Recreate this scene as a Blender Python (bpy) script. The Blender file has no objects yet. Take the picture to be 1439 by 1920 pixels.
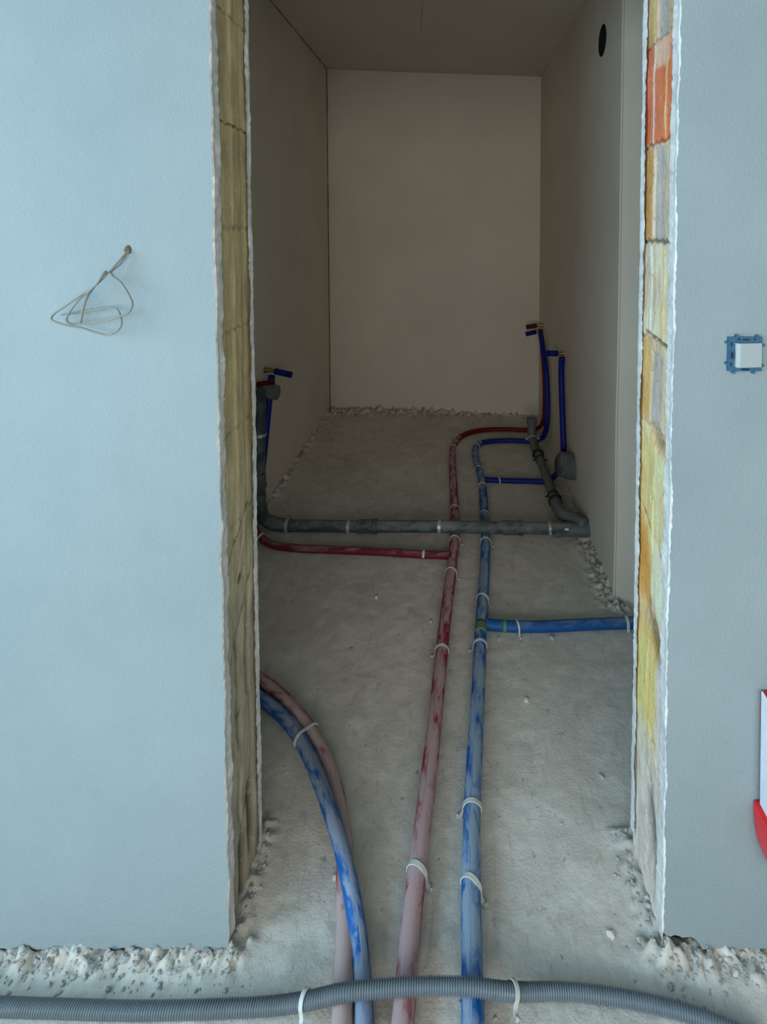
import bpy, bmesh, math, random
import numpy as np
from mathutils import Vector
random.seed(7); np.random.seed(7)
SC = bpy.context.scene
COL = SC.collection

# ------------------------------------------------------------------ camera
F, PX, PY = 1040.0, 847.0, 464.0            # focal length and principal point (perspective-corrected photo)
CZ, PITCH = 1.435, math.radians(2.7)
cd = bpy.data.cameras.new('camera'); cam = bpy.data.objects.new('camera', cd); COL.objects.link(cam)
cd.sensor_fit = 'HORIZONTAL'; cd.sensor_width = 36; cd.lens = 36 * F / 1439
cd.shift_x = (719.5 - PX) / 1439; cd.shift_y = (PY - 960) / 1439
cd.clip_start = 0.02
cam.location = (0, 0, CZ); cam.rotation_euler = (math.pi / 2 - PITCH, 0, 0)
SC.camera = cam
# ------------------------------------------------------------------ world, lights, exposure
W = bpy.data.worlds.new('world'); SC.world = W; W.use_nodes = True
W.node_tree.nodes['Background'].inputs[0].default_value = (0.55, 0.75, 1.0, 1)
W.node_tree.nodes['Background'].inputs[1].default_value = 0.6
def area(name, loc, target, sx, sy, power, color):
    l = bpy.data.lights.new(name, 'AREA'); l.shape = 'RECTANGLE'; l.size = sx; l.size_y = sy
    l.energy = power; l.color = color
    o = bpy.data.objects.new(name, l); COL.objects.link(o); o.location = loc
    o.rotation_euler = (Vector(target) - Vector(loc)).to_track_quat('-Z', 'Y').to_euler()
    return o
area('window_daylight_left', (-2.32, -0.95, 1.45), (0, -0.95, 1.2), 2.8, 1.6, 128, (0.48, 0.775, 1.0))
area('interior_fill_rear', (-0.1, -2.7, 1.5), (-0.05, 2.5, 0.9), 3.6, 1.6, 104, (1.0, 0.95, 0.88))  # added fill lamp behind the camera, sized and aimed to brighten the small room
SC.view_settings.view_transform = 'Standard'; SC.view_settings.look = 'None'
SC.view_settings.gamma = 1; SC.view_settings.use_curve_mapping = False
SC.view_settings.exposure = 0.0

# ------------------------------------------------------------------ measuring helpers
cp, sp = math.cos(PITCH), math.sin(PITCH)
def ray(u, v):
    a, b = (u - PX) / F, -(v - PY) / F
    return Vector((a, cp + b * sp, -sp + b * cp))
def onZ(u, v, z=0.0):
    d = ray(u, v); t = (z - CZ) / d.z; return Vector((0, 0, CZ)) + d * t
def onY(u, v, Y):
    d = ray(u, v); return Vector((0, 0, CZ)) + d * (Y / d.y)
def onX(u, v, X):
    d = ray(u, v); return Vector((0, 0, CZ)) + d * (X / d.x)
def proj(p):
    x, y, z = p[0], p[1], p[2] - CZ
    dep = y * cp - z * sp; up = y * sp + z * cp
    return PX + F * x / dep, PY - F * up / dep
def onPlane(u, v, A, B):                     # vertical plane through floor points A and B
    n = Vector((B[1] - A[1], -(B[0] - A[0]), 0)); d = ray(u, v); C = Vector((0, 0, CZ))
    t = (Vector((A[0], A[1], 0)) - C).dot(n) / d.dot(n); return C + d * t

# ------------------------------------------------------------------ numpy value noise
def vnoise(x, y, seed=0):
    x = np.asarray(x, float); y = np.asarray(y, float)
    xi = np.floor(x).astype(np.int64); yi = np.floor(y).astype(np.int64)
    fx = x - xi; fy = y - yi; fx = fx * fx * (3 - 2 * fx); fy = fy * fy * (3 - 2 * fy)
    def h(a, b):
        n = (a * 374761393 + b * 668265263 + seed * 1442695041) & 0x7fffffff
        n = ((n ^ (n >> 13)) * 1274126177) & 0x7fffffff
        return ((n ^ (n >> 16)) & 0xffff) / 65535.0
    a = h(xi, yi); b = h(xi + 1, yi); c = h(xi, yi + 1); d = h(xi + 1, yi + 1)
    return (a * (1 - fx) + b * fx) * (1 - fy) + (c * (1 - fx) + d * fx) * fy
def fbm(x, y, oct=4, seed=0):
    s = 0; a = 0.5
    for i in range(oct):
        s = s + a * vnoise(x * 2 ** i, y * 2 ** i, seed + i * 17); a *= 0.5
    return s

# ------------------------------------------------------------------ object helpers
def mesh_obj(name, verts, faces, mats, parent=None, origin=None, smooth=False, uvs=None, fmat=None, cols=None):
    verts = [Vector(v) for v in verts]
    if parent is not None: org = Vector(parent['_o'])
    elif origin is not None: org = Vector(origin)
    else:
        xs = [v.x for v in verts]; ys = [v.y for v in verts]; zs = [v.z for v in verts]
        org = Vector(((min(xs) + max(xs)) / 2, (min(ys) + max(ys)) / 2, min(zs)))
    me = bpy.data.meshes.new(name)
    me.from_pydata([(v - org)[:] for v in verts], [], faces)
    if not isinstance(mats, (list, tuple)): mats = [mats]
    for m in mats: me.materials.append(m)
    if fmat is not None: me.polygons.foreach_set('material_index', fmat)
    if uvs is not None:
        ul = me.uv_layers.new(name='UVMap')
        li = np.empty(len(me.loops), dtype=np.int32); me.loops.foreach_get('vertex_index', li)
        ul.data.foreach_set('uv', np.asarray(uvs, dtype=np.float32)[li].ravel())
    if cols is not None:
        ca = me.color_attributes.new('tint', 'FLOAT_COLOR', 'POINT')
        c4 = np.ones((len(verts), 4), dtype=np.float32); c4[:, :3] = cols
        ca.data.foreach_set('color', c4.ravel())
    if smooth: me.polygons.foreach_set('use_smooth', [True] * len(me.polygons))
    me.update(); me.validate()
    o = bpy.data.objects.new(name, me); COL.objects.link(o)
    if parent is not None: o.parent = parent; o['_o'] = list(parent['_o'])
    else: o.location = org; o['_o'] = list(org)
    return o
def tag(o, label=None, cat=None, group=None, kind=None):
    if label: o['label'] = label
    if cat: o['category'] = cat
    if group: o['group'] = group
    if kind: o['kind'] = kind
    return o
def thing(name, label, cat, loc, group=None):
    o = bpy.data.objects.new(name, None); COL.objects.link(o); o.empty_display_size = 0.05
    o.location = loc; o['_o'] = list(loc); tag(o, label, cat, group); return o
def box_geo(x0, x1, y0, y1, z0, z1):
    v = [(x, y, z) for z in (z0, z1) for y in (y0, y1) for x in (x0, x1)]
    f = [(0, 2, 3, 1), (4, 5, 7, 6), (0, 1, 5, 4), (2, 6, 7, 3), (0, 4, 6, 2), (1, 3, 7, 5)]
    return v, f
def box(name, b, mat, parent=None, bevel=0, **k):
    v, f = box_geo(*b); o = mesh_obj(name, v, f, mat, parent, **k)
    if bevel:
        m = o.modifiers.new('bevel', 'BEVEL'); m.width = bevel; m.segments = 3; m.limit_method = 'ANGLE'
    return o
class Geo:
    def __init__(s): s.v = []; s.f = []; s.uv = []
    def add(s, g):
        n = len(s.v); s.v += [Vector(p) for p in g[0]]; s.f += [tuple(i + n for i in f) for f in g[1]]
        s.uv += list(g[2]) if len(g) > 2 else [(0, 0)] * len(g[0]); return s
def spline(pts, n=12):
    pts = [Vector(p) for p in pts]
    P = [pts[0] * 2 - pts[1]] + pts + [pts[-1] * 2 - pts[-2]]
    out = []
    for i in range(1, len(P) - 2):
        p0, p1, p2, p3 = P[i - 1:i + 3]
        t0 = 0; t1 = t0 + max((p1 - p0).length, 1e-6) ** .5; t2 = t1 + max((p2 - p1).length, 1e-6) ** .5; t3 = t2 + max((p3 - p2).length, 1e-6) ** .5
        for k in range(n):
            t = t1 + (t2 - t1) * k / n
            A1 = p0 * ((t1 - t) / (t1 - t0)) + p1 * ((t - t0) / (t1 - t0))
            A2 = p1 * ((t2 - t) / (t2 - t1)) + p2 * ((t - t1) / (t2 - t1))
            A3 = p2 * ((t3 - t) / (t3 - t2)) + p3 * ((t - t2) / (t3 - t2))
            B1 = A1 * ((t2 - t) / (t2 - t0)) + A2 * ((t - t0) / (t2 - t0))
            B2 = A2 * ((t3 - t) / (t3 - t1)) + A3 * ((t - t1) / (t3 - t1))
            out.append(B1 * ((t2 - t) / (t2 - t1)) + B2 * ((t - t1) / (t2 - t1)))
    out.append(pts[-1].copy()); return out
def resample(path, step):
    d = [0.0]
    for a, b in zip(path, path[1:]): d.append(d[-1] + (b - a).length)
    n = max(2, int(d[-1] / step) + 1); xs = np.linspace(0, d[-1], n)
    c = [np.interp(xs, d, [p[i] for p in path]) for i in range(3)]
    return [Vector((c[0][i], c[1][i], c[2][i])) for i in range(n)]
def sweep(path, rad, sides=16, caps=True, hollow=0.0, wob=0.0):
    n = len(path); V = []; Fc = []; UV = []
    T = [(path[min(i + 1, n - 1)] - path[max(i - 1, 0)]).normalized() for i in range(n)]
    up = Vector((0, 0, 1)) if abs(T[0].z) < .9 else Vector((0, 1, 0))
    N = (up - T[0] * up.dot(T[0])).normalized(); s = 0
    for i in range(n):
        if i: N = (N - T[i] * N.dot(T[i])).normalized(); s += (path[i] - path[i - 1]).length
        B = T[i].cross(N); r = rad(i / (n - 1), s) if callable(rad) else rad
        for k in range(sides):
            a = 2 * math.pi * k / sides
            rr = r * (1 + wob * (float(vnoise(s * 14, math.cos(a) * 1.5 + 9, 3)) - .5))
            V.append(path[i] + (N * math.cos(a) + B * math.sin(a)) * rr); UV.append((s, k / sides))
    for i in range(n - 1):
        for k in range(sides):
            a = i * sides + k; b = i * sides + (k + 1) % sides
            Fc.append((a, b, b + sides, a + sides))
    if hollow:                                # open end with a wall thickness and a dark bore
        for (i0, sgn) in ((0, 1), (n - 1, -1)):
            base = len(V); r = rad(i0 / (n - 1), 0) if callable(rad) else rad
            for dep, q in ((0, hollow), (0.03, hollow)):
                for k in range(sides):
                    d = V[i0 * sides + k] - path[i0]
                    V.append(path[i0] + d * q + T[i0] * sgn * dep); UV.append((0, k / sides))
            for k in range(sides):
                k2 = (k + 1) % sides
                Fc.append((i0 * sides + k, base + k, base + k2, i0 * sides + k2))
                Fc.append((base + k, base + sides + k, base + sides + k2, base + k2))
            Fc.append(tuple(base + sides + k for k in range(sides)))
    elif caps:
        Fc.append(tuple(range(sides))[::-1]); Fc.append(tuple((n - 1) * sides + k for k in range(sides)))
    return V, Fc, UV
def strip(path, nrm, width, thick):           # flat band along a path; nrm(i) is the outward direction
    V = []; Fc = []; n = len(path)
    for i in range(n):
        t = (path[min(i + 1, n - 1)] - path[max(i - 1, 0)]).normalized(); nn = nrm(i).normalized()
        b = t.cross(nn).normalized()
        for (s, h) in ((-1, 0), (1, 0), (1, 1), (-1, 1)): V.append(path[i] + b * s * width / 2 + nn * h * thick)
    for i in range(n - 1):
        for k in range(4):
            a = i * 4 + k; b = i * 4 + (k + 1) % 4; Fc.append((a, b, b + 4, a + 4))
    Fc.append((3, 2, 1, 0)); m = (n - 1) * 4; Fc.append((m, m + 1, m + 2, m + 3))
    return V, Fc
def tubeobj(name, g, mat, parent=None, **k):
    return mesh_obj(name, g[0], g[1], mat, parent, smooth=True, uvs=g[2] if len(g) > 2 else None, **k)
def autosmooth(o, ang=40):
    for e in o.data.edges: pass
    m = o.modifiers.new('es', 'EDGE_SPLIT'); m.split_angle = math.radians(ang)
    return o

# ------------------------------------------------------------------ materials
def lin(c):
    return tuple(((x / 255) / 12.92 if x / 255 <= .04045 else ((x / 255 + .055) / 1.055) ** 2.4) for x in c)
class NT:
    def __init__(s, name):
        s.m = bpy.data.materials.new(name); s.m.use_nodes = True; s.t = s.m.node_tree; s.n = s.t.nodes
        s.b = s.n['Principled BSDF']; s.tc = s.n.new('ShaderNodeTexCoord')
        s.b.inputs['Specular IOR Level'].default_value = .25
    def link(s, a, b): s.t.links.new(a, b)
    def noise(s, scale, detail=4, rough=.6, co='Object', vec=None, dist=0):
        q = s.n.new('ShaderNodeTexNoise'); q.inputs['Scale'].default_value = scale; q.inputs['Detail'].default_value = detail
        q.inputs['Roughness'].default_value = rough; q.inputs['Distortion'].default_value = dist
        s.link(vec if vec is not None else s.tc.outputs[co], q.inputs['Vector']); return q.outputs['Fac']
    def mapping(s, scale, co='Object'):
        q = s.n.new('ShaderNodeMapping'); q.inputs['Scale'].default_value = scale
        s.link(s.tc.outputs[co], q.inputs['Vector']); return q.outputs['Vector']
    def ramp(s, fac, a, b, ca=(0, 0, 0), cb=(1, 1, 1)):
        q = s.n.new('ShaderNodeValToRGB'); q.color_ramp.elements[0].position = a; q.color_ramp.elements[1].position = b
        q.color_ramp.elements[0].color = (*ca, 1); q.color_ramp.elements[1].color = (*cb, 1)
        s.link(fac, q.inputs[0]); return q.outputs[0]
    def mix(s, fac, a, b, mode='MIX'):
        q = s.n.new('ShaderNodeMix'); q.data_type = 'RGBA'; q.blend_type = mode
        for i, x in ((0, fac), (6, a), (7, b)):
            if isinstance(x, (int, float)): q.inputs[i].default_value = x
            elif isinstance(x, tuple): q.inputs[i].default_value = (*x, 1)
            else: s.link(x, q.inputs[i])
        return q.outputs[2]
    def math(s, op, a, b):
        q = s.n.new('ShaderNodeMath'); q.operation = op
        for i, x in ((0, a), (1, b)):
            if isinstance(x, (int, float)): q.inputs[i].default_value = x
            else: s.link(x, q.inputs[i])
        return q.outputs[0]
    def bump(s, h, strength=.3, dist=.002, prev=None):
        q = s.n.new('ShaderNodeBump'); q.inputs['Strength'].default_value = strength; q.inputs['Distance'].default_value = dist
        s.link(h, q.inputs['Height'])
        if prev is not None: s.link(prev, q.inputs['Normal'])
        return q.outputs[0]
    def done(s, col, rough=.9, nrm=None, metal=0):
        if isinstance(col, tuple): s.b.inputs['Base Color'].default_value = (*col, 1)
        else: s.link(col, s.b.inputs['Base Color'])
        if isinstance(rough, (int, float)): s.b.inputs['Roughness'].default_value = rough
        else: s.link(rough, s.b.inputs['Roughness'])
        s.b.inputs['Metallic'].default_value = metal
        if nrm is not None: s.link(nrm, s.b.inputs['Normal'])
        return s.m
def plaster(name, c1, c2, fine=.35, big=3.0):
    t = NT(name); n1 = t.noise(big, 5); n2 = t.noise(240, 3, .7); n3 = t.noise(22, 4, .6)
    c = t.mix(t.ramp(n1, .35, .68), c1, c2)
    c = t.mix(t.ramp(n2, .62, .8), c, tuple(min(1, x * 1.12) for x in c2))
    nb = t.bump(n3, .25, .004); nb = t.bump(n2, fine, .0015, nb)
    return t.done(c, .92, nb)
M = {}
M['wall'] = plaster('pale_gypsum_plaster', (.235, .285, .295), (.275, .325, .335), .9, 2.2)
M['room'] = plaster('beige_gypsum_plaster', (.60, .54, .45), (.66, .60, .505), .3, 2.0)
M['ceil'] = plaster('beige_ceiling_plaster', (.56, .50, .42), (.62, .56, .47), .3, 1.5)
M['edge'] = plaster('broken_plaster_edge', (.58, .555, .52), (.76, .74, .70), .9, 26)
t = NT('tinted_block'); at = t.n.new('ShaderNodeAttribute'); at.attribute_name = 'tint'
n = t.noise(300, 4, .7); n2 = t.noise(60, 4, .7)
c = t.mix(t.ramp(n, .3, .75), at.outputs['Color'], t.mix(1.0, at.outputs['Color'], (.74, .70, .62), 'MULTIPLY'))
c = t.mix(t.ramp(n2, .6, .72), c, t.mix(.5, at.outputs['Color'], (.62, .6, .54)))
M['block'] = t.done(c, .95, t.bump(n, .6, .002, t.bump(n2, .5, .004)))
# floor
t = NT('dusty_screed'); n1 = t.noise(2.2, 6, .6); n2 = t.noise(160, 4, .75); n3 = t.noise(11, 6, .65, dist=.8); n4 = t.noise(40, 3, .6)
c = t.mix(t.ramp(n1, .3, .7), (.50, .465, .405), (.62, .585, .52))
c = t.mix(t.ramp(n3, .48, .72), c, (.68, .645, .585))
c = t.mix(t.ramp(n3, .2, .38, (1, 1, 1), (0, 0, 0)), c, (.34, .31, .255))
n5 = t.noise(1.0, 5, .7, vec=t.mapping((30, 9, 1)), dist=1.5)
c = t.mix(t.math('MULTIPLY', t.ramp(n5, .56, .70), .45), c, (.30, .27, .22))
c = t.mix(t.ramp(n2, .66, .8), c, (.60, .575, .52))
c = t.mix(t.ramp(n4, .22, .34, (1, 1, 1), (0, 0, 0)), c, (.22, .20, .165))
M['floor'] = t.done(c, .95, t.bump(n2, .5, .002, t.bump(n4, .25, .005)))
def flat(name, c, rough=.6, metal=0, bumpy=0, var=.15, spec=None):
    t = NT(name); n = t.noise(60, 4); cc = t.mix(t.ramp(n, .3, .7), c, tuple(x * (1 - var) for x in c))
    if spec is not None: t.b.inputs['Specular IOR Level'].default_value = spec
    return t.done(cc, rough, t.bump(n, bumpy, .002) if bumpy else None, metal)
def dusty(name, c, dust, lo, hi, cover, near=None, rough=.55, bump=.2):
    # coloured sleeve; dust lies in smears along its length, mostly on the upper side
    t = NT(name); uv = t.mapping((11, 3.2, 1), 'UV'); a = t.noise(1.0, 6, .65, vec=uv, dist=.6)
    uv2 = t.mapping((60, 40, 1), 'UV'); b = t.noise(1.0, 3, .7, vec=uv2)
    big = t.noise(3.2, 3, .5)
    g = t.n.new('ShaderNodeNewGeometry'); sx = t.n.new('ShaderNodeSeparateXYZ'); t.link(g.outputs['Normal'], sx.inputs[0])
    upz = t.math('MULTIPLY', sx.outputs['Z'], .12)
    s = t.math('ADD', t.math('ADD', t.math('MULTIPLY', a, .85), t.math('MULTIPLY', big, .15)), upz)
    s = t.math('ADD', s, t.math('MULTIPLY', b, .10))
    if near:                                   # dust tone is mixed in more strongly towards the doorway
        sp_ = t.n.new('ShaderNodeSeparateXYZ'); t.link(g.outputs['Position'], sp_.inputs[0])
        mr = t.n.new('ShaderNodeMapRange'); t.link(sp_.outputs['Y'], mr.inputs[0])
        mr.inputs[1].default_value = near[0]; mr.inputs[2].default_value = near[1]; mr.inputs[3].default_value = near[2]; mr.inputs[4].default_value = 0
        s = t.math('ADD', s, mr.outputs[0])
    k = t.math('MULTIPLY', t.ramp(s, lo, hi), cover)
    return t.done(t.mix(k, c, dust), t.math('ADD', t.math('MULTIPLY', k, .4), rough), t.bump(b, bump, .002))
BLUE = (.005, .06, .30); RED = (.22, .010, .030)
M['blue'] = dusty('blue_foam_sleeve', (.006, .10, .34), (.33, .40, .44), .575, .70, .75, (1.0, 1.6, .03))
M['blue_l'] = dusty('blue_foam_sleeve_by_jamb', (.006, .10, .34), (.40, .42, .42), .585, .70, .62, (1.0, 1.5, .03))
M['red'] = dusty('red_foam_sleeve', (.27, .018, .04), (.48, .37, .36), .57, .70, .8, (1.0, 1.6, .09))
M['red_l'] = dusty('red_foam_sleeve_by_jamb', (.24, .02, .035), (.46, .36, .34), .54, .67, .9, (1.0, 1.5, .12))
M['red_b'] = dusty('red_branch_sleeve', (.13, .010, .020), (.34, .25, .23), .60, .76, .5)
M['mortar'] = plaster('brown_mortar_crumbs', (.25, .215, .16), (.36, .32, .25), .9, 30)
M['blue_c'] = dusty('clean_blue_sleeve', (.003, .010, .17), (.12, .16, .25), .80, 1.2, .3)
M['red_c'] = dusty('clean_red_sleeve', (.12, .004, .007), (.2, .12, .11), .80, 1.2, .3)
M['blue_b'] = dusty('blue_branch_sleeve', (.005, .075, .25), (.22, .28, .30), .60, .76, .5)
M['drain'] = dusty('grey_drain_plastic', (.040, .060, .070), (.24, .25, .23), .50, .76, .75, None, .45)
M['drain_c'] = dusty('clean_grey_drain_plastic', (.105, .125, .125), (.28, .28, .25), .6, .9, .5, None, .4)
M['seal'] = flat('black_rubber', (.012, .013, .014), .6)
M['clip'] = flat('white_plastic_clip', (.60, .62, .58), .5, 0, 0, .25)
M['galv'] = flat('galvanised_strap', (.55, .60, .60), .38, .6, 0, .2)
M['brass'] = flat('brass_fitting', (.30, .22, .10), .4, .8)
M['conduit'] = flat('grey_corrugated_plastic', (.135, .17, .195), .32, 0, 0, .2, .5)
M['tape'] = flat('pale_green_tape', (.12, .22, .13), .5)
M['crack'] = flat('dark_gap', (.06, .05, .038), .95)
M['duct'] = flat('dark_duct', (.012, .012, .012), .9)
M['rubble'] = plaster('plaster_crumbs', (.33, .32, .295), (.52, .51, .48), .9, 30)
M['chip'] = flat('white_plaster_chip', (.62, .60, .55), .9, 0, .4)
M['sw_blue'] = flat('blue_plastic_frame', (.022, .105, .19), .4, 0, 0, .15, .5)
M['sw_dark'] = flat('dark_slot', (.008, .02, .035), .6)
M['sw_white'] = flat('white_switch_plastic', (.34, .39, .395), .3, 0, 0, .03, .5)
M['cable'] = flat('grey_white_cable', (.24, .24, .205), .5)
M['label'] = flat('white_sticker', (.66, .66, .64), .6)
M['redobj'] = flat('glossy_red_plastic', (.75, .012, .02), .35, 0, 0, .1, .5)
M['white_e'] = flat('white_plastic_edge', (.75, .78, .82), .35)

# ------------------------------------------------------------------ key positions
Y0 = onZ(847, 1790).y                          # front face of the doorway wall
T = 0.194; Y1 = Y0 + T
XL = onY(402, 400, Y0).x; XR = onY(1268, 400, Y0).x
BL = onZ(619, 768); BR = onZ(1009, 778)        # back corners on the floor
YB = (BL.y + BR.y) / 2
LW = onZ(505, 942); XLW = LW.x                 # left room wall
RB = onZ(1152, 1128)                           # outside corner in the right room wall
CL = onPlane(612, 128, BL, BR).z; CR = onPlane(1013, 145, BL, BR).z
HD = 2.12; HM = 2.60
print('KEY Y0 %.3f XL %.3f XR %.3f BL %s BR %s LW %s RB %s CL %.3f CR %.3f' % (Y0, XL, XR, BL[:], BR[:], LW[:], RB[:], CL, CR))

# ------------------------------------------------------------------ floor
xs = np.concatenate([np.linspace(-2.45, -1.25, 8)[:-1], np.arange(-1.25, 1.30, .0075), np.linspace(1.32, 2.45, 8)])
ys = np.concatenate([np.linspace(-3.0, .80, 14)[:-1], np.arange(.80, 2.2, .006), np.arange(2.2, YB + .12, .012)])
X, Yg = np.meshgrid(xs, ys)
Z = (fbm(X * 3, Yg * 3, 3, 1) - .45) * .012 + (fbm(X * 28, Yg * 28, 3, 5) - .45) * .0035
lump = fbm(X * 55, Yg * 55, 3, 9); lump2 = fbm(X * 95, Yg * 70, 3, 19)
# crumbs and mortar droppings piled at the foot of the walls
inside = (X > XL) & (X < XR)
dfr = np.where(inside, np.minimum(np.hypot(X - XL, np.maximum(Y0 - Yg, 0)), np.hypot(X - XR, np.maximum(Y0 - Yg, 0))), np.abs(Y0 - .0 - Yg))
front = np.exp(-(dfr / .035) ** 2)
Z += np.where(Yg < Y0 + .02, front, front * .0) * (np.clip(lump2 - .30, 0, 1) * .062)
jl = np.exp(-((X - XL) / .025) ** 2) * ((Yg > Y0) & (Yg < Y1 + .05)); jr = np.exp(-((X - XR) / .03) ** 2) * ((Yg > Y0 - .02) & (Yg < Y1 + .03))
Z += jl * np.clip(lump2 - .2, 0, 1) * .03 + jr * np.clip(lump2 - .2, 0, 1) * .035
Z += np.exp(-((Yg - YB + .01) / .045) ** 2) * np.clip(lump - .32, 0, 1) * .12
Z += np.exp(-((X - XLW) / .03) ** 2) * np.clip(lump - .36, 0, 1) * .09
Z += np.exp(-((X - RB.x) / .045) ** 2) * (Yg < 2.75) * (Yg > 1.95) * np.clip(lump2 - .34, 0, 1) * .09
Z += np.where(Yg < Y0 + .1, (fbm(X * 90, Yg * 60, 2, 3) - .4) * .004, 0)
# a shallow trowelled strip between and beside the pipe runs
Z = np.where((X < -1.3) | (X > 1.3) | (Yg < .8), 0, Z)
nx, ny = len(xs), len(ys)
V = np.stack([X.ravel(), Yg.ravel(), Z.ravel()], 1)
idx = np.arange(nx * ny).reshape(ny, nx)
FA = np.stack([idx[:-1, :-1], idx[:-1, 1:], idx[1:, 1:], idx[1:, :-1]], -1).reshape(-1, 4)
def floorz(x, y):
    i = np.clip(np.searchsorted(xs, x), 1, nx - 1); j = np.clip(np.searchsorted(ys, y), 1, ny - 1)
    return float(Z[j, i])
fl = mesh_obj('floor', [tuple(p) for p in V], [tuple(int(q) for q in f) for f in FA], M['floor'], origin=(0, 0, 0), smooth=True)
tag(fl, 'dusty grey-beige concrete screed floor running through the doorway into the small room', 'floor', kind='structure')

# ------------------------------------------------------------------ small room shell
TH = 0.12
def S(o, label, cat='wall'): return tag(o, label, cat, kind='structure')
ctop = 2.75
def prism(poly, z0, z1):
    n = len(poly); v = [(p[0], p[1], z0) for p in poly] + [(p[0], p[1], z1) for p in poly]
    f = [tuple(range(n))[::-1], tuple(range(n, 2 * n))] + [(i, (i + 1) % n, (i + 1) % n + n, i + n) for i in range(n)]
    return v, f
v, f = prism([(BL.x - .15, BL.y + (BL.y - BR.y) * .3), (BR.x + .2, BR.y - (BL.y - BR.y) * .3), (BR.x + .2, YB + .2), (BL.x - .15, YB + .2)], -.02, ctop)
S(mesh_obj('wall_back', v, f, M['room']), 'plain beige plastered end wall of the small room')
wb = bpy.data.objects['wall_back']
v, f = prism([(LW.x - .006, Y1 - .0), (XLW - .003, LW.y), (BL.x, BL.y + .05), (BL.x - TH, BL.y + .05), (XLW - TH, Y1)], -.02, ctop)
S(mesh_obj('wall_left', v, f, M['room']), 'beige plastered left wall of the small room carrying a red, a blue and a grey pipe')
# right wall with a round duct hole
A2, B2 = Vector((BR.x + .004, BR.y + .06, 0)), Vector((RB.x, RB.y, 0))
hole = onPlane(1130, 76, A2, B2); HR = .064
dirw = (B2 - A2).normalized(); nw = Vector((-dirw.y, dirw.x, 0))
if nw.x > 0: nw = -nw
bm = bmesh.new()
def ring(pts):
    vs = [bm.verts.new(p) for p in pts]; return [bm.edges.new((vs[i], vs[(i + 1) % len(vs)])) for i in range(len(vs))]
e = ring([A2 + Vector((0, 0, -.02)), B2 + Vector((0, 0, -.02)), B2 + Vector((0, 0, ctop)), A2 + Vector((0, 0, ctop))])
e += ring([hole + dirw * (HR * math.cos(a)) + Vector((0, 0, HR * math.sin(a))) for a in np.linspace(0, 2 * math.pi, 48, endpoint=False)])
bmesh.ops.triangle_fill(bm, use_beauty=True, use_dissolve=False, edges=e, normal=nw)
bm.faces.ensure_lookup_table()
g = Geo(); bm.verts.index_update()
g.add(([v.co.copy() for v in bm.verts], [tuple(q.index for q in f.verts) for f in bm.faces])); bm.free()
C2 = Vector((1.02, RB.y - .09, 0)); D2 = Vector((1.02, Y1, 0))
out = Vector((.14, .02, 0)); n0 = len(g.v)
pl = [B2, C2, D2, D2 + out, Vector((C2.x + .14, C2.y + .14, 0)), Vector((B2.x + .14, B2.y + .14, 0)), A2 + out]
for p in pl: g.v.append(Vector((p.x, p.y, -.02)))
for p in pl: g.v.append(Vector((p.x, p.y, ctop)))
for i in range(len(pl) - 1): g.f.append((n0 + i, n0 + i + 1, n0 + i + 1 + len(pl), n0 + i + len(pl)))
wr = S(mesh_obj('wall_right', g.v, g.f, M['room']), 'grey-beige plastered right wall of the small room with a round dark duct hole near the top')
tubep = [hole + nw * .001, hole - nw * .11]
vv, ff, uu = sweep([hole, hole - nw * .12], HR, 40, caps=False)
ff.append(tuple(40 + k for k in range(40)))
mesh_obj('duct_hole', vv, ff, M['duct'], wr)
# rounded ridge at the corner, running floor to ceiling
rp = [Vector((RB.x + .0015, RB.y, z)) for z in np.linspace(.0, 2.53, 60)]
tubeobj('corner_bead', sweep([p + Vector((0, .0, 0)) + Vector(((vnoise(p.z * 3, 1) - .5) * .004, 0, 0)) for p in rp], .0045, 12), M['room'], wr)
# ceiling
cv = []
for (x, y, z) in ((-1.4, Y0 + .06, 0), (1.3, Y0 + .06, 0), (1.3, YB + .3, 0), (-1.4, YB + .3, 0)):
    zz = CL + (CR - CL) * (x - BL.x) / (BR.x - BL.x); cv.append((x, y, zz))
v = cv + [(x, y, z + .14) for x, y, z in cv]
ce = mesh_obj('ceiling_room', v, [(0, 3, 2, 1), (4, 5, 6, 7), (0, 1, 5, 4), (1, 2, 6, 5), (2, 3, 7, 6), (3, 0, 4, 7)], M['ceil'])
S(ce, 'plain beige plastered ceiling of the small room with a fine joint line', 'ceiling')
def cz(x): return CL + (CR - CL) * (x - BL.x) / (BR.x - BL.x)
def onC(u, v):
    p = onZ(u, v, CL)
    for _ in range(6): p = onZ(u, v, cz(p.x))
    return p
def gapline(name, pts, w, mat, parent, ofs):
    P = resample([Vector(p) for p in pts], .05)
    P = [p + Vector(ofs) for p in P]
    return tubeobj(name, sweep(P, lambda q, s: w * .62 * (.55 + .8 * float(vnoise(s * 25, 3, 8))), 6), mat, parent)
a, b = onC(793, -8), onC(790, 60); gapline('joint_line', [a, b], .0018, M['crack'], ce, (0, 0, .0005))
a, b = onC(786, 98), onC(786, 131); gapline('white_streak', [a, b], .0035, M['chip'], ce, (0, 0, .002))
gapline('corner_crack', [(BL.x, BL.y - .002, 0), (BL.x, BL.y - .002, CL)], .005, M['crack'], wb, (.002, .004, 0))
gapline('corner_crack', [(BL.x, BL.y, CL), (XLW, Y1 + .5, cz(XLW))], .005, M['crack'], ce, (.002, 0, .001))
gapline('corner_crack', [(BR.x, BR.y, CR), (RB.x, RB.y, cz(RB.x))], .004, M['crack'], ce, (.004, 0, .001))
gapline('corner_crack', [(BR.x, BR.y, 0), (BR.x, BR.y, CR)], .003, M['crack'], wb, (.001, .002, 0))
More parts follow.
